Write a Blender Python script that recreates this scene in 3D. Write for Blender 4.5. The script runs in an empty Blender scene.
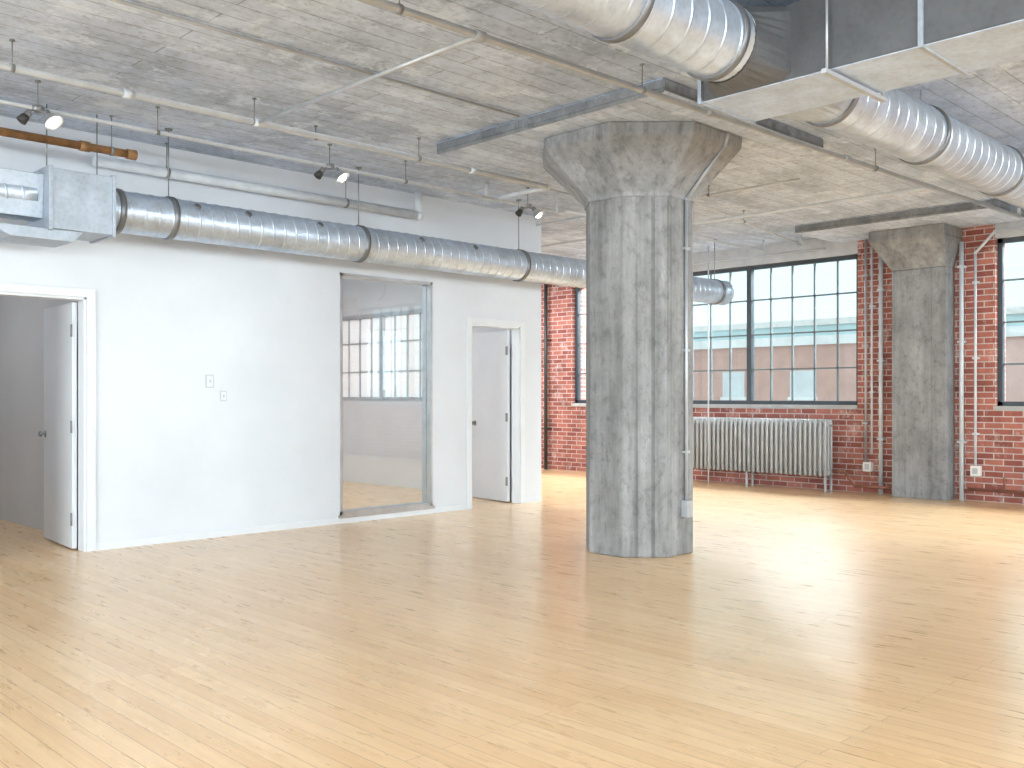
import bpy, math, random
from mathutils import Vector, Matrix
random.seed(7)
sc = bpy.context.scene
sc.view_settings.view_transform = 'Standard'

# ------------------------------------------------------------------ camera
H = 1.25
cam_d = bpy.data.cameras.new('camera'); cam = bpy.data.objects.new('camera', cam_d)
sc.collection.objects.link(cam); sc.camera = cam
cam.location = (0, 0, H)
cam.rotation_euler = (math.radians(90), 0, math.radians(45.4 - 90))
cam_d.sensor_width = 36; cam_d.lens = 962 / 1024 * 36
cam_d.shift_y = 12 / 1024; cam_d.clip_end = 500

# ------------------------------------------------------------------ node helpers
def new_mat(name):
    m = bpy.data.materials.new(name); m.use_nodes = True
    nt = m.node_tree; b = nt.nodes['Principled BSDF']
    return m, nt, b
def N(nt, t, **kw):
    n = nt.nodes.new(t)
    for k, v in kw.items():
        setattr(n, k, v)
    return n
def pos(nt): return N(nt, 'ShaderNodeNewGeometry').outputs['Position']
def mapping(nt, src, scale=(1,1,1), rot=(0,0,0)):
    m = N(nt, 'ShaderNodeMapping'); m.inputs['Scale'].default_value = scale
    m.inputs['Rotation'].default_value = rot
    nt.links.new(src, m.inputs['Vector']); return m.outputs['Vector']
def swz(nt, order):
    s = N(nt, 'ShaderNodeSeparateXYZ'); c = N(nt, 'ShaderNodeCombineXYZ')
    nt.links.new(pos(nt), s.inputs[0])
    for i, a in enumerate(order):
        if a in 'XYZ': nt.links.new(s.outputs[a], c.inputs[i])
    return c.outputs[0]
def noise(nt, vec, scale, detail=4, rough=.6):
    n = N(nt, 'ShaderNodeTexNoise'); n.inputs['Scale'].default_value = scale
    n.inputs['Detail'].default_value = detail; n.inputs['Roughness'].default_value = rough
    nt.links.new(vec, n.inputs['Vector']); return n.outputs['Fac']
def ramp(nt, fac, stops):
    r = N(nt, 'ShaderNodeValToRGB'); e = r.color_ramp.elements
    while len(e) < len(stops): e.new(.5)
    for el, (p, c) in zip(e, stops):
        el.position = p; el.color = (*c, 1) if len(c) == 3 else c
    nt.links.new(fac, r.inputs[0]); return r.outputs[0]
def mix(nt, a, b, fac, mode='MIX'):
    m = N(nt, 'ShaderNodeMix', data_type='RGBA', blend_type=mode)
    for s, v in ((m.inputs[0], fac), (m.inputs[6], a), (m.inputs[7], b)):
        if hasattr(v, 'is_linked') or hasattr(v, 'links'): nt.links.new(v, s)
        else: s.default_value = v if isinstance(v, (int, float)) else (*v, 1)[:4]
    return m.outputs[2]
def bump(nt, h, b, strength=.3, dist=.01):
    n = N(nt, 'ShaderNodeBump'); n.inputs['Strength'].default_value = strength
    n.inputs['Distance'].default_value = dist
    nt.links.new(h, n.inputs['Height']); nt.links.new(n.outputs[0], b.inputs['Normal'])
def g(v): return (v, v, v)

def simple(name, col, rough=.5, metal=0., var=.12, nscale=6., bmp=.05):
    m, nt, b = new_mat(name)
    f = noise(nt, pos(nt), nscale)
    c = ramp(nt, f, [(.3, tuple(x * (1 - var) for x in col)), (.7, tuple(min(1, x * (1 + var)) for x in col))])
    nt.links.new(c, b.inputs['Base Color'])
    b.inputs['Roughness'].default_value = rough; b.inputs['Metallic'].default_value = metal
    if bmp: bump(nt, noise(nt, pos(nt), nscale * 8), b, bmp, .004)
    return m

# floor: maple strips running along world Y
m_floor, nt, b = new_mat('maple_strip_floor')
v = swz(nt, 'YX0')
bt = N(nt, 'ShaderNodeTexBrick', offset=.37, offset_frequency=2, squash=1)
nt.links.new(v, bt.inputs['Vector'])
for k, val in (('Scale', 1), ('Mortar Size', .0016), ('Mortar Smooth', .2), ('Bias', 0), ('Brick Width', 2.6), ('Row Height', .082)):
    bt.inputs[k].default_value = val
bt.inputs['Color1'].default_value = (.80, .525, .275, 1); bt.inputs['Color2'].default_value = (.90, .635, .37, 1)
bt.inputs['Mortar'].default_value = (.40, .25, .12, 1)
grain = noise(nt, mapping(nt, pos(nt), (30, 1.0, 1)), 1.5, 5)
c = mix(nt, bt.outputs['Color'], ramp(nt, grain, [(.3, (.84, .80, .74)), (.6, g(1.))]), .75, 'MULTIPLY')
knots = noise(nt, mapping(nt, pos(nt), (20, 4, 1)), 1.7, 2)
c = mix(nt, c, ramp(nt, knots, [(.70, g(1.)), (.77, (.42, .31, .23))]), .7, 'MULTIPLY')
blot = noise(nt, pos(nt), .7, 3)
c = mix(nt, c, ramp(nt, blot, [(.35, (.95, .91, .85)), (.6, g(1.))]), .8, 'MULTIPLY')
nt.links.new(c, b.inputs['Base Color'])
nt.links.new(ramp(nt, noise(nt, mapping(nt, pos(nt), (8, 1, 1)), 3), [(.3, g(.25)), (.7, g(.36))]), b.inputs['Roughness'])
b.inputs['Coat Weight'].default_value = .35; b.inputs['Coat Roughness'].default_value = .18
bump(nt, bt.outputs['Fac'], b, .25, -.002)

# board-formed concrete
def concrete(name, order, lo, hi, bw=.15, bl=2.6, stretch=(1, 1, 1), line=.35, white=(.76, .85, .97)):
    m, nt, b = new_mat(name)
    v = swz(nt, order)
    bt = N(nt, 'ShaderNodeTexBrick', offset=.43)
    nt.links.new(v, bt.inputs['Vector'])
    for k, val in (('Scale', 1), ('Mortar Size', .006), ('Mortar Smooth', .6), ('Brick Width', bl), ('Row Height', bw)):
        bt.inputs[k].default_value = val
    bt.inputs['Color1'].default_value = (*g(.86), 1); bt.inputs['Color2'].default_value = (*g(1.), 1)
    bt.inputs['Mortar'].default_value = (*g(1 - line), 1)
    n1 = noise(nt, mapping(nt, pos(nt), stretch), 1.3, 9, .72)
    n2 = noise(nt, mapping(nt, pos(nt), stretch), 18, 7, .72)
    base = ramp(nt, n1, [(.36, lo), (.60, hi)])
    c = mix(nt, base, bt.outputs['Color'], .9, 'MULTIPLY')
    c = mix(nt, c, ramp(nt, n2, [(.36, g(.55)), (.50, g(1.))]), .55, 'MULTIPLY')
    c = mix(nt, c, white, ramp(nt, noise(nt, mapping(nt, pos(nt), stretch), 3, 9, .78), [(.52, g(0.)), (.60, g(.6))]))
    nt.links.new(c, b.inputs['Base Color']); b.inputs['Roughness'].default_value = .85
    h = mix(nt, bt.outputs['Color'], n2, .4)
    bump(nt, h, b, .6, .012)
    return m
m_ceil = concrete('board_formed_ceiling_concrete', 'XY0', (.39, .465, .59), (.63, .73, .90), stretch=(.9, 1.1, 1), line=.50, bw=.17)
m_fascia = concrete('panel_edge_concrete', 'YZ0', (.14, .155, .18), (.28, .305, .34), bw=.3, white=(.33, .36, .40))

def col_concrete(name, lo, hi, streak=1.):
    m, nt, b = new_mat(name)
    n1 = noise(nt, mapping(nt, pos(nt), (7, 7, .6)), 1.1, 8, .66)
    n2 = noise(nt, mapping(nt, pos(nt), (1, 1, .7)), 16, 7, .75)
    n3 = noise(nt, pos(nt), 2.0, 6, .68)
    c = ramp(nt, n1, [(.34, lo), (.66, hi)])
    c = mix(nt, c, ramp(nt, n2, [(.34, g(.55)), (.5, g(1.))]), .7, 'MULTIPLY')
    c = mix(nt, c, ramp(nt, n3, [(.35, g(.72)), (.6, g(1.10))]), .9, 'MULTIPLY')
    n4 = noise(nt, mapping(nt, pos(nt), (22, 22, .04)), 1.0, 1, .4)
    c = mix(nt, c, ramp(nt, n4, [(.33, g(.45)), (.38, g(1.))]), .6 * streak, 'MULTIPLY')
    c = mix(nt, c, (.62, .64, .66), ramp(nt, noise(nt, mapping(nt, pos(nt), (1.5, 1.5, .6)), 7, 9, .85), [(.61, g(0.)), (.69, g(.5))]))
    nt.links.new(c, b.inputs['Base Color']); b.inputs['Roughness'].default_value = .8
    bump(nt, mix(nt, n1, n2, .5), b, .7, .02)
    return m
m_col = col_concrete('column_concrete', (.17, .172, .176), (.315, .32, .33))
m_cap = col_concrete('capital_concrete', (.225, .236, .252), (.34, .355, .378), .5)

# brick
m_brick, nt, b = new_mat('red_brick')
v = swz(nt, 'YZ0')
bt = N(nt, 'ShaderNodeTexBrick', offset=.5); nt.links.new(v, bt.inputs['Vector'])
for k, val in (('Scale', 1), ('Mortar Size', .007), ('Mortar Smooth', .2), ('Brick Width', .215), ('Row Height', .072)):
    bt.inputs[k].default_value = val
bt.inputs['Color1'].default_value = (.25, .07, .055, 1); bt.inputs['Color2'].default_value = (.46, .17, .13, 1)
bt.inputs['Mortar'].default_value = (.55, .48, .46, 1)
c = mix(nt, bt.outputs['Color'], ramp(nt, noise(nt, pos(nt), 2.5, 7, .7), [(.32, g(.6)), (.6, g(1.15))]), .8, 'MULTIPLY')
c = mix(nt, c, (.74, .68, .67), ramp(nt, noise(nt, pos(nt), 3.3, 8, .8), [(.55, g(0.)), (.70, g(.7))]))
nt.links.new(c, b.inputs['Base Color']); b.inputs['Roughness'].default_value = .8
bump(nt, bt.outputs['Fac'], b, .6, -.01)

m_white = simple('painted_white_wall', (.68, .73, .80), .36, 0, .035, 1.6, .18)
m_inner = simple('grey_painted_wall', (.60, .62, .65), .6, 0, .04, 1.6, .1)
m_innerw = simple('inner_grey_wall', (.70, .73, .77), .5, 0, .03, 1.6, .1)
m_trim = simple('white_trim_paint', (.72, .765, .825), .35, 0, .03, 4, .03)
m_plate = simple('switch_plate_plastic', (.50, .54, .58), .35, 0, .03, 4, .03)
m_door = simple('door_paint', (.67, .71, .765), .38, 0, .03, 3, .03)
m_steel = simple('dark_window_steel', (.06, .075, .09), .45, .3)
m_munt = simple('muntin_steel', (.16, .20, .22), .5, .1)
m_alu = simple('aluminium', (.55, .57, .60), .35, .8)
m_pipe = simple('galvanised_pipe', (.46, .49, .53), .45, .5)
m_wpipe = simple('painted_pipe', (.60, .65, .71), .45, 0)
m_dark = simple('dark_metal', (.06, .06, .06), .5, .5)
m_rod = simple('rod_metal', (.25, .26, .27), .5, .5)
m_rust = simple('rusty_orange_pipe', (.32, .17, .07), .6, .1, .4, 12)
m_rad = simple('radiator_paint', (.40, .42, .44), .42, .2, .1)
m_plast = simple('white_plastic', (.85, .85, .84), .4, 0, .02)
m_sill = simple('sill_concrete', (.42, .43, .44), .8)
m_lintel = simple('lintel_paint', (.52, .55, .59), .7)
m_brown = simple('copper_brown_pipe', (.30, .13, .09), .5, .3)
m_tar = simple('asphalt', (.35, .36, .37), .9)

def duct_mat(name, col, rough=.33, metal=.75):
    m, nt, b = new_mat(name)
    n1 = noise(nt, pos(nt), 5, 6, .7)
    v = N(nt, 'ShaderNodeTexVoronoi'); v.inputs['Scale'].default_value = 30; nt.links.new(pos(nt), v.inputs['Vector'])
    c = ramp(nt, n1, [(.3, tuple(x * .76 for x in col)), (.7, tuple(min(1, x * 1.14) for x in col))])
    c = mix(nt, c, ramp(nt, v.outputs['Distance'], [(0., g(.82)), (.6, g(1.))]), .7, 'MULTIPLY')
    nt.links.new(c, b.inputs['Base Color']); b.inputs['Metallic'].default_value = metal
    nt.links.new(ramp(nt, n1, [(.3, g(rough - .06)), (.7, g(rough + .12))]), b.inputs['Roughness'])
    bump(nt, noise(nt, pos(nt), 3), b, .15, .02)
    return m
m_duct = duct_mat('galvanised_duct', (.57, .66, .79), .34, .7)
m_box = duct_mat('galvanised_sheet', (.44, .50, .58), .42, .5)
m_band = simple('duct_band', (.20, .21, .23), .45, .7)

def glass(name, refl, tint, gcol=(.95, .97, 1), up=.5):
    m = bpy.data.materials.new(name); m.use_nodes = True; nt = m.node_tree; nt.nodes.clear()
    o = N(nt, 'ShaderNodeOutputMaterial'); mx = N(nt, 'ShaderNodeMixShader')
    t = N(nt, 'ShaderNodeBsdfTransparent'); t.inputs[0].default_value = (*tint, 1)
    gl = N(nt, 'ShaderNodeBsdfGlossy'); gl.inputs['Roughness'].default_value = .015; gl.inputs[0].default_value = (*gcol, 1)
    lw = N(nt, 'ShaderNodeLayerWeight'); lw.inputs['Blend'].default_value = .3
    mr = N(nt, 'ShaderNodeMapRange'); mr.inputs['To Min'].default_value = refl; mr.inputs['To Max'].default_value = min(1, refl + up)
    nt.links.new(lw.outputs['Fresnel'], mr.inputs[0]); nt.links.new(mr.outputs[0], mx.inputs[0])
    nt.links.new(t.outputs[0], mx.inputs[1]); nt.links.new(gl.outputs[0], mx.inputs[2]); nt.links.new(mx.outputs[0], o.inputs[0])
    return m
m_wglass = glass('window_glass', .03, (.96, .99, .99))
m_pglass = glass('partition_glass', .05, (.95, .97, .98), (.85, .97, 1))
m_frost = bpy.data.materials.new('frosted_glass'); m_frost.use_nodes = True; nt = m_frost.node_tree; nt.nodes.clear()
o_ = N(nt, 'ShaderNodeOutputMaterial'); t_ = N(nt, 'ShaderNodeBsdfTranslucent'); d_ = N(nt, 'ShaderNodeBsdfDiffuse'); x_ = N(nt, 'ShaderNodeMixShader')
t_.inputs[0].default_value = (.95, .97, .98, 1); d_.inputs[0].default_value = (.9, .92, .93, 1); x_.inputs[0].default_value = .35
nt.links.new(t_.outputs[0], x_.inputs[1]); nt.links.new(d_.outputs[0], x_.inputs[2]); nt.links.new(x_.outputs[0], o_.inputs[0])

m_bulb, nt, b = new_mat('lamp_glow')
b.inputs['Emission Color'].default_value = (1, .96, .88, 1); b.inputs['Emission Strength'].default_value = 4

# ------------------------------------------------------------------ mesh builder
class MB:
    def __init__(s): s.v = []; s.f = []; s.m = []; s.s = []
    def face(s, idx, m=0, sm=False): s.f.append(idx); s.m.append(m); s.s.append(sm)
    def box(s, a, b_, m=0):
        x0, y0, z0 = (min(p, q) for p, q in zip(a, b_)); x1, y1, z1 = (max(p, q) for p, q in zip(a, b_))
        o = len(s.v)
        s.v += [(x0,y0,z0),(x1,y0,z0),(x1,y1,z0),(x0,y1,z0),(x0,y0,z1),(x1,y0,z1),(x1,y1,z1),(x0,y1,z1)]
        for q in ((3,2,1,0),(4,5,6,7),(0,1,5,4),(1,2,6,5),(2,3,7,6),(3,0,4,7)): s.face(tuple(o+i for i in q), m)
    def lathe(s, p0, axis, prof, m=0, n=20, cap=True, phase=0., smooth=True):
        p0 = Vector(p0); ax = Vector(axis).normalized()
        u = ax.orthogonal().normalized() if abs(ax.z) < .99 else Vector((1, 0, 0))
        w = ax.cross(u); o = len(s.v)
        for d, r in prof:
            for i in range(n):
                a = 2 * math.pi * i / n + phase
                s.v.append(tuple(p0 + ax * d + (u * math.cos(a) + w * math.sin(a)) * r))
        for j in range(len(prof) - 1):
            for i in range(n):
                k = (i + 1) % n
                s.face((o+j*n+i, o+j*n+k, o+(j+1)*n+k, o+(j+1)*n+i), m, smooth)
        if cap:
            s.face(tuple(o + i for i in reversed(range(n))), m)
            s.face(tuple(o + (len(prof)-1)*n + i for i in range(n)), m)
    def tube(s, a, b_, r, m=0, n=12):
        a = Vector(a); b_ = Vector(b_); s.lathe(a, b_ - a, [(0, r), ((b_ - a).length, r)], m, n)
    def ball(s, c, r, m=0, n=12):
        k = 8; s.lathe(Vector(c) - Vector((0, 0, r)), (0, 0, 1),
            [(r - r * math.cos(math.pi * j / k), max(1e-4, r * math.sin(math.pi * j / k))) for j in range(k + 1)], m, n)
    def path(s, pts, r, m=0, n=12):
        for a, b_ in zip(pts, pts[1:]): s.tube(a, b_, r, m, n)
        for p in pts[1:-1]: s.ball(p, r * 1.25, m, n)
    def spiral(s, p0, length, r, m=0, n=48, pitch=.11):
        """spiral lock-seam duct along +X from p0"""
        o = len(s.v); st = []
        x = -pitch
        while x < length:
            st += [(x + pitch * .02, r), (x + pitch * .04, r), (x + pitch * .88, r), (x + pitch * .90, r), (x + pitch * .92, r + .004), (x + pitch * .98, r + .004)]; x += pitch
        p0 = Vector(p0)
        for i in range(n + 1):
            a = 2 * math.pi * i / n
            for x, rr in st:
                xx = min(max(x + pitch * i / n, 0), length)
                s.v.append((p0.x + xx, p0.y + math.cos(a) * rr, p0.z + math.sin(a) * rr))
        L = len(st)
        for i in range(n):
            for j in range(L - 1):
                s.face((o+i*L+j, o+i*L+j+1, o+(i+1)*L+j+1, o+(i+1)*L+j), m, True)
    def obj(s, name, mats, parent=None, bevel=0, loc=None):
        me = bpy.data.meshes.new(name); me.from_pydata(s.v, [], s.f); me.update()
        for mt in mats: me.materials.append(mt)
        me.polygons.foreach_set('material_index', s.m); me.polygons.foreach_set('use_smooth', s.s)
        ob = bpy.data.objects.new(name, me); sc.collection.objects.link(ob)
        if parent: ob.parent = parent
        if bevel:
            md = ob.modifiers.new('bevel', 'BEVEL'); md.width = bevel; md.segments = 2; md.limit_method = 'ANGLE'
        return ob
def empty(name, loc=(0, 0, 0)):
    e = bpy.data.objects.new(name, None); sc.collection.objects.link(e); e.empty_display_size = .1; return e

CZ = 3.37
CT = CZ - .002
XB = 12.0
X0, X1, Y0, Y1 = -5.0, XB, -5.3, 13.6

# ------------------------------------------------------------------ shell
q = MB(); q.box((X0 - .3, Y0 - .3, -.2), (XB + .35, Y1 + .3, 0)); q.obj('floor', [m_floor])
q = MB(); q.box((X0 - .3, Y0 - .3, CZ), (XB + .35, Y1 + .3, CZ + .25)); q.obj('ceiling', [m_ceil])

WZ0, WZ1 = 1.13, 3.11
wins = [(5.76, 10.74), (-0.91, 4.07)]
q = MB()
segs = [(Y0, -.91), (4.07, 5.76), (10.74, Y1)]
for a, b_ in segs: q.box((XB, a, 0), (XB + .35, b_, CZ), 0)
for a, b_ in wins:
    q.box((XB, a, 0), (XB + .35, b_, WZ0 - .05), 0)
    q.box((XB, a, WZ1), (XB + .35, b_, CZ), 1)
q.obj('wall_back', [m_brick, m_lintel])

def wall_holes(name, axis, c0, c1, lo, hi, holes, mats, zt=CZ):
    q = MB()
    def bx(a, b_, z0, z1):
        if b_ - a < 1e-4 or z1 - z0 < 1e-4: return
        if axis == 'Y': q.box((a, c0, z0), (b_, c1, z1))
        else: q.box((c0, a, z0), (c1, b_, z1))
    cur = lo
    for a, b_, z0, z1 in sorted(holes):
        bx(cur, a, 0, zt); bx(a, b_, 0, z0); bx(a, b_, z1, zt); cur = b_
    bx(cur, hi, 0, zt)
    return q.obj(name, mats)

YW = 7.9
XE = 8.28
YR = 12.6
wall_holes('wall_left', 'Y', YW, YW + .12, X0, XE,
           [(2.10, 2.99, 0, 2.04), (5.42, 6.59, .08, 2.46), (7.15, 7.92, 0, 2.05)], [m_white])
side_w = [(-3.6, .2, 1.13, 3.1), (1.2, 5.0, 1.13, 3.1), (7.0, 11.0, 1.13, 3.1)]  # unseen side windows, added to let fill light in
wall_holes('wall_right', 'Y', Y0 - .3, Y0, X0 - .3, XB + .35, side_w, [m_white])
rear_w = [(-4.5, -.5, 1.13, 3.1), (1.2, 6.0, 1.13, 3.1)]  # unseen windows behind the camera, added for fill light
wall_holes('wall_rear', 'X', X0 - .3, X0, Y0, Y1, rear_w, [m_white])
wall_holes('wall_far', 'Y', Y1, Y1 + .3, X0 - .3, XB + .35, [], [m_white])
wall_holes('wall_partition_office', 'X', 3.17, 3.27, YW + .12, YR, [], [m_inner])
wall_holes('wall_partition_end', 'X', XE - .10, XE, YW + .12, YR, [(9.55, 12.3, 1.18, 2.42)], [m_innerw])
wall_holes('wall_partition_rear', 'Y', YR, YR + .1, X0, XE, [], [m_innerw])

q = MB()
for a, b_ in ((X0, 2.03), (3.06, 7.08), (7.99, XE)):
    q.box((a, YW - .008, 0), (b_, YW, .055))
q.obj('baseboard_left', [m_trim])

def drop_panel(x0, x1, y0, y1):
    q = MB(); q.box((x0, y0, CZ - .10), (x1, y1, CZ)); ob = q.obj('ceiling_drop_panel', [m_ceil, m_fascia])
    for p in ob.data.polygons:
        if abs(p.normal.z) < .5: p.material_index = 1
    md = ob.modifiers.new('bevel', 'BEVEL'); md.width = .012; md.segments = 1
    return ob
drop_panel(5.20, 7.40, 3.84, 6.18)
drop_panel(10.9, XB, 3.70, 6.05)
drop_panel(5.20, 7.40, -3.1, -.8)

# ------------------------------------------------------------------ columns
PB = CZ - .10
def column(cx, cy):
    q = MB(); c = math.cos(math.radians(22.5)); ph = math.radians(22.5)
    q.lathe((cx, cy, 0), (0, 0, 1), [(0, .415 / c), (2.82, .415 / c)], 0, 8, True, ph, False)
    q.lathe((cx, cy, 2.79), (0, 0, 1), [(0, .43 / c), (.03, .43 / c), (.39, .765 / c), (PB - 2.79, .775 / c)], 1, 8, True, ph, False)
    return q.obj('concrete_column', [m_col, m_cap], bevel=.012)
column(6.24, 4.86)
column(6.24, -1.94)

q = MB()
yc = 4.86; xf = XB - .27
q.box((xf, yc - .33, 0), (XB, yc + .33, 2.80), 0)
def frust(q, b0, b1, z0, z1, m):
    o = len(q.v)
    for (xa, xb_, ya, yb), z in ((b0, z0), (b1, z1)):
        q.v += [(xa, ya, z), (xb_, ya, z), (xb_, yb, z), (xa, yb, z)]
    for f in ((3,2,1,0),(4,5,6,7),(0,1,5,4),(1,2,6,5),(2,3,7,6),(3,0,4,7)): q.face(tuple(o+i for i in f), m)
frust(q, (xf, XB, yc - .33, yc + .33), (xf - .28, XB, yc - .42, yc + .50), 2.80, 3.14, 1)
q.box((xf - .28, yc - .42, 3.14), (XB, yc + .50, PB), 1)
q.obj('concrete_pilaster', [m_cap, m_cap], bevel=.01)

# ------------------------------------------------------------------ windows
def window_x(name, x, ya, yb, z0, z1, parts=3, nc=5, nr=4, sill=True, mats=None):
    q = MB(); fw = .055
    q.box((x - .04, ya, z0), (x + .04, yb, z0 + fw)); q.box((x - .04, ya, z1 - fw), (x + .04, yb, z1))
    q.box((x - .04, ya, z0), (x + .04, ya + fw, z1)); q.box((x - .04, yb - fw, z0), (x + .04, yb, z1))
    w = (yb - ya) / parts
    for i in range(parts):
        a = ya + i * w
        if i: q.box((x - .045, a - .035, z0), (x + .045, a + .035, z1))
        for j in range(1, nc):
            y = a + w * j / nc; q.box((x - .016, y - .010, z0 + fw), (x + .016, y + .010, z1 - fw), 1)
    for j in range(1, nr):
        z = z0 + (z1 - z0) * j / nr; q.box((x - .016, ya + fw, z - .010), (x + .016, yb - fw, z + .010), 1)
    q.box((x + .004, ya + fw, z0 + fw), (x + .008, yb - fw, z1 - fw), 2)
    if sill: q.box((x - .14, ya, z0 - .05), (x + .22, yb, z0), 3)
    return q.obj(name, mats or [m_steel, m_munt, m_wglass, m_sill])
window_x('window_1', XB + .12, wins[0][0], wins[0][1], WZ0, WZ1)
window_x('window_2', XB + .12, wins[1][0], wins[1][1], WZ0, WZ1)
k = 3
for a, b_, z0, z1 in rear_w:
    window_x('window_%d' % k, X0 - .12, a, b_, z0, z1); k += 1
for a, b_, z0, z1 in side_w:
    ob = window_x('window_%d' % k, 0, -b_, -a, z0, z1); k += 1
    ob.data.transform(Matrix.Translation((0, Y0 - .12, 0)) @ Matrix.Rotation(math.radians(-90), 4, 'Z'))
    xs = [v.co.x for v in ob.data.vertices]
    ob.data.transform(Matrix.Translation((a - min(xs), 0, 0)))
window_x('window_%d' % k, XE - .05, 9.55, 12.3, 1.18, 2.42, 2, 5, 3, False, [m_alu, m_alu, m_frost])  # invented inner window, stands in for the reflection in the partition glass

q = MB(); y = YW
q.box((5.42, y - .012, .08), (6.59, y + .13, .115)); q.box((5.42, y - .012, 2.43), (6.59, y + .13, 2.46))
q.box((5.42, y - .012, .08), (5.445, y + .13, 2.46)); q.box((6.565, y - .012, .08), (6.59, y + .13, 2.46))
q.box((5.445, y + .055, .115), (6.565, y + .063, 2.43), 1)
q.box((5.40, y - .02, .05), (6.62, y, .082), 0)
q.obj('window_interior', [m_alu, m_pglass])

# ------------------------------------------------------------------ doors
def door(name, xa, xb_, zt, leaf_w, past):
    e = empty(name)
    q = MB(); t = .07
    y = YW
    for yy0, yy1, tr in ((y - .018, y, t), (y + .12, y + .138, .03)):
        q.box((xa - t, yy0, 0), (xa, yy1, zt + t)); q.box((xb_, yy0, 0), (xb_ + tr, yy1, zt + t))
        q.box((xa, yy0, zt), (xb_, yy1, zt + t))
    q.box((xa, y, 0), (xa + .02, y + .12, zt)); q.box((xb_ - .02, y, 0), (xb_, y + .12, zt)); q.box((xa, y, zt - .02), (xb_, y + .12, zt))
    q.obj(name + '_frame', [m_trim], e, .003)
    x1 = xb_ - .018; x0 = x1 - .04
    ya, yb = y + .145, y + .145 + leaf_w
    T = Matrix.Translation((x1, ya, 0)) @ Matrix.Rotation(math.radians(-past), 4, 'Z') @ Matrix.Translation((-x1, -ya, 0))
    q = MB()
    q.box((x0, ya, .012), (x1, yb, zt - .03))
    q.obj(name + '_leaf', [m_door], e, .003).data.transform(T)
    q = MB()
    zk = .92
    for sgn, xx in ((-1, x0), (1, x1)):
        q.lathe((xx, yb - .06, zk), (sgn, 0, 0), [(0, .030), (.006, .030), (.007, .011), (.028, .011), (.032, .020), (.045, .026), (.055, .020), (.058, .002)], 0, 16)
    q.box((x0 + .008, yb - .001, zk - .05), (x1 - .008, yb + .003, zk + .05))
    for z in (.25, 1.0, 1.78):
        q.tube((x0 - .006, ya - .006, z - .05), (x0 - .006, ya - .006, z + .05), .007)
        q.box((x0 - .003, ya, z - .05), (x0 + .001, ya + .035, z + .05))
    q.obj(name + '_hardware', [m_rod], e).data.transform(T)
door('door_1', 2.10, 2.99, 2.04, .84, 4.5)
door('door_2', 7.15, 7.92, 2.05, .73, 8)

def plate(name, x, z, w=.075, h=.115):
    q = MB(); q.box((x - w/2, YW - .008, z - h/2), (x + w/2, YW, z + h/2), 1); q.box((x - w/2 + .008, YW - .012, z - h/2 + .008), (x + w/2 - .008, YW - .007, z + h/2 - .008), 0); q.box((x - .006, YW - .020, z - .012), (x + .006, YW - .011, z + .012), 1); q.obj(name, [m_trim, m_plate], bevel=.002)
plate('light_switch', 4.05, 1.38); plate('thermostat', 4.18, 1.25, .06, .09)

# ------------------------------------------------------------------ ducts
e = empty('spiral_duct'); yd, zd, rd = 7.35, 2.66, .16
q = MB(); q.spiral((2.90, yd, zd), 8.4, rd)
q.lathe((11.3, yd, zd), (1, 0, 0), [(-.02, rd + .008), (.02, rd + .008), (.03, rd * .95), (.035, .001)], 0, 40)
q.obj('tube', [m_duct], e)
q = MB()
for x in (3.0, 3.42, 5.25, 7.35, 9.4, 11.1):
    q.lathe((x, yd, zd), (1, 0, 0), [(-.025, rd + .002), (-.02, rd + .013), (.02, rd + .013), (.025, rd + .002)], 0, 40)
for x in (3.6, 4.05, 4.75, 5.9, 6.6, 8.4, 10.3):
    q.lathe((x, yd - .11, zd + .085), (0, -.79, .61), [(0, .028), (.032, .028), (.034, .02)], 0, 16)
q.obj('collars', [m_band], e)
q = MB()
for x in (3.42, 5.25, 7.35, 9.4, 11.1):
    q.tube((x, yd, zd + rd), (x, yd, CT), .005); q.lathe((x, yd, CT), (0, 0, -1), [(0, .03), (.01, .03)], 0, 12)
q.obj('hanger_rods', [m_rod], e)
q = MB(); q.spiral((-4.9, yd, zd + .03), 7.3, .125)
q.obj('branch_tube', [m_duct], e)
q = MB()
q.box((2.46, yd - .21, zd - .22), (2.90, yd + .21, zd + .21))
q.box((2.44, yd - .225, zd - .235), (2.47, yd + .225, zd + .225)); q.box((2.89, yd - .225, zd - .235), (2.915, yd + .225, zd + .225))
frust(q, (2.12, 2.44, yd - .10, yd + .10), (2.10, 2.44, yd - .13, yd + .13), zd - .14, zd + .17, 0)
frust(q, (2.20, 2.62, yd - .19, yd + .19), (2.02, 2.70, yd - .19, yd + .19), zd - .30, zd - .22, 0)
q.obj('plenum_box', [m_box], e, .004)
q = MB()
for x in (2.5, 2.86):
    q.tube((x, yd, zd + .2), (x, yd, CT), .005)
q.obj('box_hangers', [m_rod], e)

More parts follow.
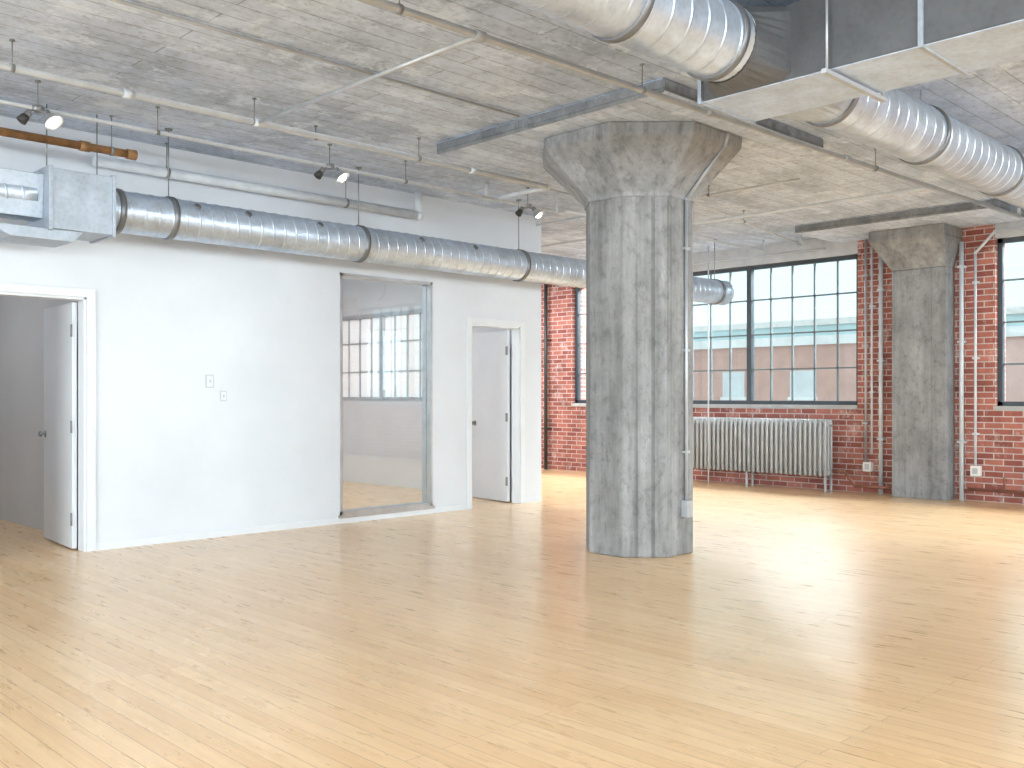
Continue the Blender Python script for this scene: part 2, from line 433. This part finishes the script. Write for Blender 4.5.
e = empty('main_air_duct'); ym, zm, rm = 2.76, 3.06, .19
q = MB(); q.spiral((-4.9, ym, zm), 9.15, rm, pitch=.14); q.spiral((5.30, ym, zm), 6.4, rm, pitch=.14)
q.obj('round_tube', [m_duct], e)
q = MB()
for x in (1.2, 2.6, 3.4, 4.16, 5.36, 6.7, 8.2, 9.8, 11.5):
    q.lathe((x, ym, zm), (1, 0, 0), [(-.022, rm + .002), (-.018, rm + .014), (.018, rm + .014), (.022, rm + .002)], 0, 44)
q.obj('tube_bands', [m_band], e)
def round_to_rect(q, xr, xq, y, z, r, hy, hz0, hz1, m=0, n=32):
    o = len(q.v)
    for i in range(n):
        a = 2 * math.pi * (i + .5) / n; cy, cz = math.cos(a), math.sin(a)
        q.v.append((xr, y + cy * r, z + cz * r))
        k = 1 / max(abs(cy), abs(cz)); yy = cy * k; zz = cz * k
        q.v.append((xq, y + yy * hy, z + (zz * hz1 if zz > 0 else zz * hz0)))
    for i in range(n):
        k = (i + 1) % n; q.face((o+2*i, o+2*k, o+2*k+1, o+2*i+1), m, False)
bx0, bx1, bz0, bz1 = 4.50, 5.04, 2.885, 3.27
m_trunk = duct_mat('trunk_sheet_metal', (.12, .125, .135), .5, .35)  # shade on the trunk sides is put into this dark base colour
m_trunkb = duct_mat('trunk_underside_insulation', (.56, .68, .88), .6, .05)  # light bounced off the floor, painted as a pale underside colour
q = MB()
round_to_rect(q, 4.24, bx0, ym, zm, rm, .24, zm - bz0, bz1 - zm, 1)
round_to_rect(q, 5.32, bx1, ym, zm, rm, .24, zm - bz0, bz1 - zm)
q.box((bx0, -4.6, bz0), (bx1, 3.08, bz1), 1)
q.box((bx0 + .004, -4.6, bz0 - .006), (bx1 - .004, 3.07, bz0 - .001), 3)  # thin sheet that carries the painted bounce light
for y in (3.07, 1.85, .65, -.55, -1.75):
    q.box((bx0 - .016, y - .012, bz0 - .016), (bx1 + .016, y + .012, bz1 + .016), 0)
q.obj('rectangular_trunk', [m_box, m_trunk, m_duct, m_trunkb], e, .003)
q = MB()
for y in (1.25, -.2, 2.3):
    q.tube((bx0 - .04, y, bz0 - .03), (bx0 - .04, y, CT), .006); q.tube((bx1 + .04, y, bz0 - .03), (bx1 + .04, y, CT), .006)
    q.box((bx0 - .07, y - .014, bz0 - .040), (bx1 + .07, y + .014, bz0 - .018))
for x in (1.2, 3.4, 6.7, 9.8):
    q.tube((x, ym, zm + rm), (x, ym, CT), .006)
q.obj('trapeze_hangers', [m_pipe], e)

# ------------------------------------------------------------------ ceiling pipes
def pipe(name, pts, r, mat, hang=(), couplings=()):
    q = MB(); q.path(pts, r)
    for h in hang:
        q.tube(h, (h[0], h[1], CT), .004, 1); q.lathe((h[0], h[1], CT), (0, 0, -1), [(0, .016), (.008, .016)], 1, 12)
        q.lathe((h[0] - .012, h[1], h[2]), (1, 0, 0), [(0, r + .005), (.024, r + .005)], 1, 14)
    for c in couplings:
        q.lathe((c[0] - .035, c[1], c[2]), (1, 0, 0), [(0, r + .008), (.07, r + .008)], 0, 14)
    return q.obj(name, [mat, m_rod])
zp = 3.20
pipe('sprinkler_pipe', [(-4.9, 4.12, zp), (11.25, 3.57, zp), (11.25, 3.57, CT)], .021, m_pipe, [(1.0, 3.92, zp), (3.0, 3.85, zp), (4.9, 3.786, zp), (8.0, 3.68, zp)], [(3.53, 3.833, zp), (5.6, 3.762, zp), (7.5, 3.698, zp)])
pipe('sprinkler_pipe', [(-4.9, 6.16, zp), (6.55, 6.16, zp), (6.55, 7.0, zp), (6.55, 7.0, CT)], .021, m_wpipe, [(x, 6.16, zp) for x in (1.9, 3.5, 5.0)], [(x, 6.16, zp) for x in (2.6, 3.53, 5.6)])
pipe('sprinkler_branch_pipe', [(3.53, 3.85, zp), (3.53, 6.14, zp)], .014, m_pipe)
pipe('sprinkler_branch_pipe', [(9.1, 3.66, zp), (9.1, 9.5, zp)], .018, m_wpipe, [(9.1, 6.5, zp)])
pipe('ceiling_conduit', [(-4.9, 6.84, 3.18), (7.4, 6.84, 3.18), (7.4, 6.84, CT)], .014, m_wpipe, [(x, 6.84, 3.18) for x in (1.4, 3.1, 5.4)])
pipe('ceiling_conduit', [(3.9, 6.45, 3.27), (9.3, 6.45, 3.27), (9.3, 6.45, CT)], .010, m_pipe, [(4.2, 6.45, 3.27), (8.1, 6.45, 3.27)])
pipe('ceiling_conduit', [(8.2, 4.5, 3.27), (8.2, 8.8, 3.27)], .012, m_wpipe, [(8.2, 5.5, 3.27)])
pipe('ceiling_conduit', [(7.7, 5.6, 3.24), (11.6, 5.6 + .75, 3.24), (11.6, 6.35, CT)], .014, m_wpipe, [(9.6, 5.965, 3.24)])
pipe('ceiling_conduit', [(7.6, 6.9, 3.22), (11.6, 6.9, 3.22), (11.6, 6.9, CT)], .014, m_wpipe, [(9.6, 6.9, 3.22)])
pipe('ceiling_conduit', [(.4, 5.1, 3.345), (5.1, 5.1, 3.345)], .010, m_pipe)
pipe('heating_pipe', [(3.0, 7.77, 3.12), (6.3, 7.77, 3.12), (6.3, 7.77, CT)], .042, m_wpipe, [(3.6, 7.77, 3.12), (5.4, 7.77, 3.12)])
pipe('rusty_pipe', [(-4.9, 7.30, 3.10), (3.12, 7.30, 3.10)], .030, m_rust, [(2.0, 7.30, 3.10), (2.95, 7.30, 3.10)], [(3.10, 7.3, 3.1), (2.75, 7.3, 3.1)])
pipe('lintel_conduit', [(XB - .12, 6.15, 3.20), (XB - .12, 10.9, 3.20)], .018, m_pipe, [(XB - .12, 9.0, 3.2)])

# ------------------------------------------------------------------ wall conduits by pilaster
def wall_pipe(name, pts, r, mat, clips=()):
    q = MB(); q.path(pts, r)
    for c in clips: q.box((c[0] - r - .004, c[1] - r - .015, c[2] - .012), (XB, c[1] + r + .015, c[2] + .012), 0)
    return q.obj(name, [mat])
xw = XB - .06
wall_pipe('wall_conduit', [(xw, 5.62, 3.26), (xw, 5.62, .40)], .016, m_pipe, [(xw, 5.62, z) for z in (.9, 1.9, 2.8)])
wall_pipe('wall_conduit', [(xw, 5.54, 3.26), (xw, 5.54, .5)], .013, m_wpipe, [(xw, 5.54, z) for z in (1.3, 2.4)])
wall_pipe('riser_pipe', [(xw, 5.42, 0), (xw, 5.42, 3.26)], .026, m_wpipe, [(xw, 5.42, z) for z in (.7, 1.7, 2.6)])
wall_pipe('riser_pipe', [(xw, 4.43, 0), (xw, 4.43, 3.10)], .026, m_wpipe, [(xw, 4.43, z) for z in (.7, 1.9, 2.8)])
wall_pipe('wall_conduit', [(xw, 4.27, .42), (xw, 4.27, 2.95), (xw, 4.05, 3.18), (xw, .5, 3.18)], .016, m_wpipe, [(xw, 4.27, z) for z in (.8, 1.7, 2.6)])
wall_pipe('downpipe', [(XB - .1, 11.25, 0), (XB - .1, 11.25, CT)], .03, m_dark, [(XB - .1, 11.25, z) for z in (.7, 2.2)])
wall_pipe('window_cable_conduit', [(11.55, 7.75, 0), (11.55, 7.75, CT)], .010, m_wpipe)
wall_pipe('radiator_return_pipe', [(11.80, 6.0, .28), (11.80, 5.85, .28), (11.80, 5.70, .10), (11.80, 5.24, .10)], .020, m_brown)
wall_pipe('radiator_return_pipe', [(xw, 4.36, .14), (xw, 1.0, .14), (xw, 1.0, 0)], .020, m_brown)
def outlet(y, z):
    q = MB(); q.box((XB - .075, y - .055, z - .06), (XB, y + .055, z + .06)); q.box((XB - .081, y - .03, z - .035), (XB - .074, y + .03, z + .035), 1)
    q.obj('outlet_box', [m_plast, m_pipe], bevel=.004)
outlet(5.60, .34); outlet(4.27, .36)
q = MB(); q.tube((xw, 3.95, .162), (xw, 3.95, .30), .012); q.lathe((xw, 3.95, .27), (0, 0, 1), [(0, .035), (.015, .035)], 0, 12); q.obj('radiator_valve', [m_brown])

q = MB(); yf = 4.86 - .415 - .02
q.path([(6.29, yf, .40), (6.29, yf, 2.80), (6.33, yf - .33, 3.17), (6.33, yf - .36, 3.26)], .012)
q.box((6.25, yf - .035, .30), (6.33, yf + .02, .43))
for z in (.8, 1.6, 2.4): q.box((6.26, yf - .015, z), (6.32, yf + .02, z + .02))
q.obj('column_conduit', [m_pipe])

# ------------------------------------------------------------------ radiator
q = MB(); ya, yb = 6.0, 8.40; n = 34; xr = 11.74
for i in range(n):
    y = ya + (i + .5) * (yb - ya) / n
    for dx in (-.075, 0, .075):
        q.lathe((xr + dx, y, .20), (0, 0, 1), [(0, .012), (.02, .021), (.70, .021), (.735, .014), (.745, .002)], 0, 8)
    q.box((xr - .08, y - .014, .86), (xr + .08, y + .014, .90)); q.box((xr - .08, y - .014, .22), (xr + .08, y + .014, .27))
q.tube((xr, ya, .88), (xr, yb, .88), .028); q.tube((xr, ya, .25), (xr, yb, .25), .028)
for y in (ya + .035, (ya + yb) / 2, yb - .035):
    for dx in (-.075, .075): q.lathe((xr + dx, y, 0), (0, 0, 1), [(0, .026), (.03, .018), (.21, .018)], 0, 8)
q.obj('cast_iron_radiator', [m_rad])

# ------------------------------------------------------------------ ceiling lamps (twin spot heads hung on the conduit)
def lamp(x, y, z=3.18):
    e = empty('ceiling_spotlight'); S = .82
    q = MB()
    q.tube((x, y, z), (x, y, CT), .004); q.lathe((x, y, CT), (0, 0, -1), [(0, .02), (.010, .02)], 0, 14)
    q.lathe((x, y, z + .018), (0, 0, -1), [(0, .036), (.004, .040), (.034, .040), (.038, .036)], 0, 18)
    q.obj('junction_box', [m_rod], e)
    for lit in (False, True):
        sgn = 1 if lit else -1
        ax = Vector((-.55, .10, -.75)).normalized() if not lit else Vector((.35, -.55, -.80)).normalized()
        p = Vector((x + .045 * sgn, y - .04 * sgn, z - .03))
        def P(pr): return [(d * S, r * S) for d, r in pr]
        q = MB()
        q.tube((x, y, z - .01), tuple(p), .009)
        q.lathe(p - ax * .02, ax, P([(0, .02), (.01, .027), (.06, .030), (.07, .026)]), 0, 16)
        q.obj('socket', [m_rod], e)
        q = MB()
        if lit:
            q.lathe(p + ax * .02, ax, P([(0, .030), (.02, .045), (.06, .070), (.085, .082), (.088, .083), (.084, .078), (.06, .066), (.02, .04)]), 0, 26, False)
            q.obj('shade', [m_alu], e)
            q = MB(); q.ball(p + ax * .07, .050 * S, 0, 16); q.obj('bulb', [m_bulb], e)
        else:
            q.lathe(p + ax * .02, ax, P([(0, .028), (.02, .036), (.07, .042), (.074, .036), (.05, .02)]), 0, 22)
            q.obj('shade', [m_dark], e)
for x in (-.1, 2.27, 4.59, 6.97): lamp(x, 6.84)

# ------------------------------------------------------------------ exterior
m_xb = simple('distant_brick', (.66, .39, .32), .9, 0, .1, 1.5, 0)
m_xt = simple('distant_cladding', (.60, .80, .82), .7, 0, .05, 1, 0)
m_xw = simple('distant_window', (.74, .76, .76), .3, 0, .1, 1, 0)
m_xs = simple('distant_stone', (.90, .88, .85), .8, 0, .1, 1, 0)
def building(name, x, ya, yb, zt, mats, step=3.0, depth=10, first=3.0, wz=1.3):
    q = MB(); q.box((x, ya, -9), (x + depth, yb, zt), 0)
    q.box((x - .15, ya - .1, zt - .35), (x + depth, yb + .1, zt + .05), 2)
    z = zt - first
    while z > -8:
        y = ya + .8
        while y + 1.9 < yb:
            q.box((x - .05, y, z), (x + .02, y + 1.2, z + wz), 1); q.box((x - .1, y - .1, z - .15), (x + .02, y + 1.3, z), 2)
            y += step
        z -= 3.3
    q.obj(name, mats)
building('brick_building', 40, 6, 34, 3.9, [m_xb, m_xw, m_xs], 3.6, 10, 2.7, 1.2)
building('teal_roof_building', 58, 18, 70, 6.2, [m_xt, m_xw, m_xs], 4)
building('brick_building', 46, -40, 2, 3.0, [m_xb, m_xw, m_xs])
q = MB(); q.box((-120, -120, -9.2), (160, 160, -9)); q.obj('street_ground', [m_tar])

# ------------------------------------------------------------------ light
w = bpy.data.worlds.new('sky'); sc.world = w; w.use_nodes = True; nt = w.node_tree
bg = nt.nodes['Background']
tc = N(nt, 'ShaderNodeTexCoord'); sp = N(nt, 'ShaderNodeSeparateXYZ'); nt.links.new(tc.outputs['Generated'], sp.inputs[0])
cr = ramp(nt, sp.outputs['Z'], [(0., (.50, .60, .62)), (.25, (.48, .63, .66)), (1., (.62, .70, .76))])
nt.links.new(cr, bg.inputs[0]); bg.inputs[1].default_value = 2.2

def area(name, loc, target, sx, sy, power, col=(1, 1, 1)):
    d = bpy.data.lights.new(name, 'AREA'); d.shape = 'RECTANGLE'; d.size = sx; d.size_y = sy; d.energy = power; d.color = col
    o = bpy.data.objects.new(name, d); o.location = loc
    o.rotation_euler = (Vector(target) - Vector(loc)).to_track_quat('-Z', 'Y').to_euler(); sc.collection.objects.link(o)
area('daylight_back_a', (14.4, 8.25, 4.55), (7.0, 6.4, .3), 5, 1.2, 2150, (.95, .98, 1))
area('daylight_back_b', (14.4, 1.6, 4.55), (7.0, 3.0, .3), 5, 1.2, 2150, (.95, .98, 1))
for a, b_, z0, z1 in side_w:
    area('daylight_side', ((a + b_) / 2, Y0 - .8, 2.6), ((a + b_) / 2, 4, .4), 3.9, 2.4, 880, (.98, .99, 1))  # fill lights added outside the unseen side windows
for a, b_, z0, z1 in rear_w:
    area('daylight_rear', (X0 - .8, (a + b_) / 2, 2.6), (4, (a + b_) / 2, .4), 4.2, 2.4, 1100, (.98, .99, 1))  # fill lights added behind the camera to brighten the room evenly
area('office_lamp', (5.6, 10.2, 3.3), (5.6, 10.2, 0), .6, .6, 95, (.96, .98, 1))  # unseen light, added to brighten the room behind the glass
area('office_lamp', (1.5, 9.8, 3.3), (1.5, 9.8, 0), .6, .6, 35, (.96, .98, 1))  # same added fill, for the room behind the left door
area('hall_lamp', (10.2, 10.9, 3.3), (10.2, 10.9, 0), 1, 1, 130, (.96, .98, 1))  # unseen light, added to back-light the frosted inner window
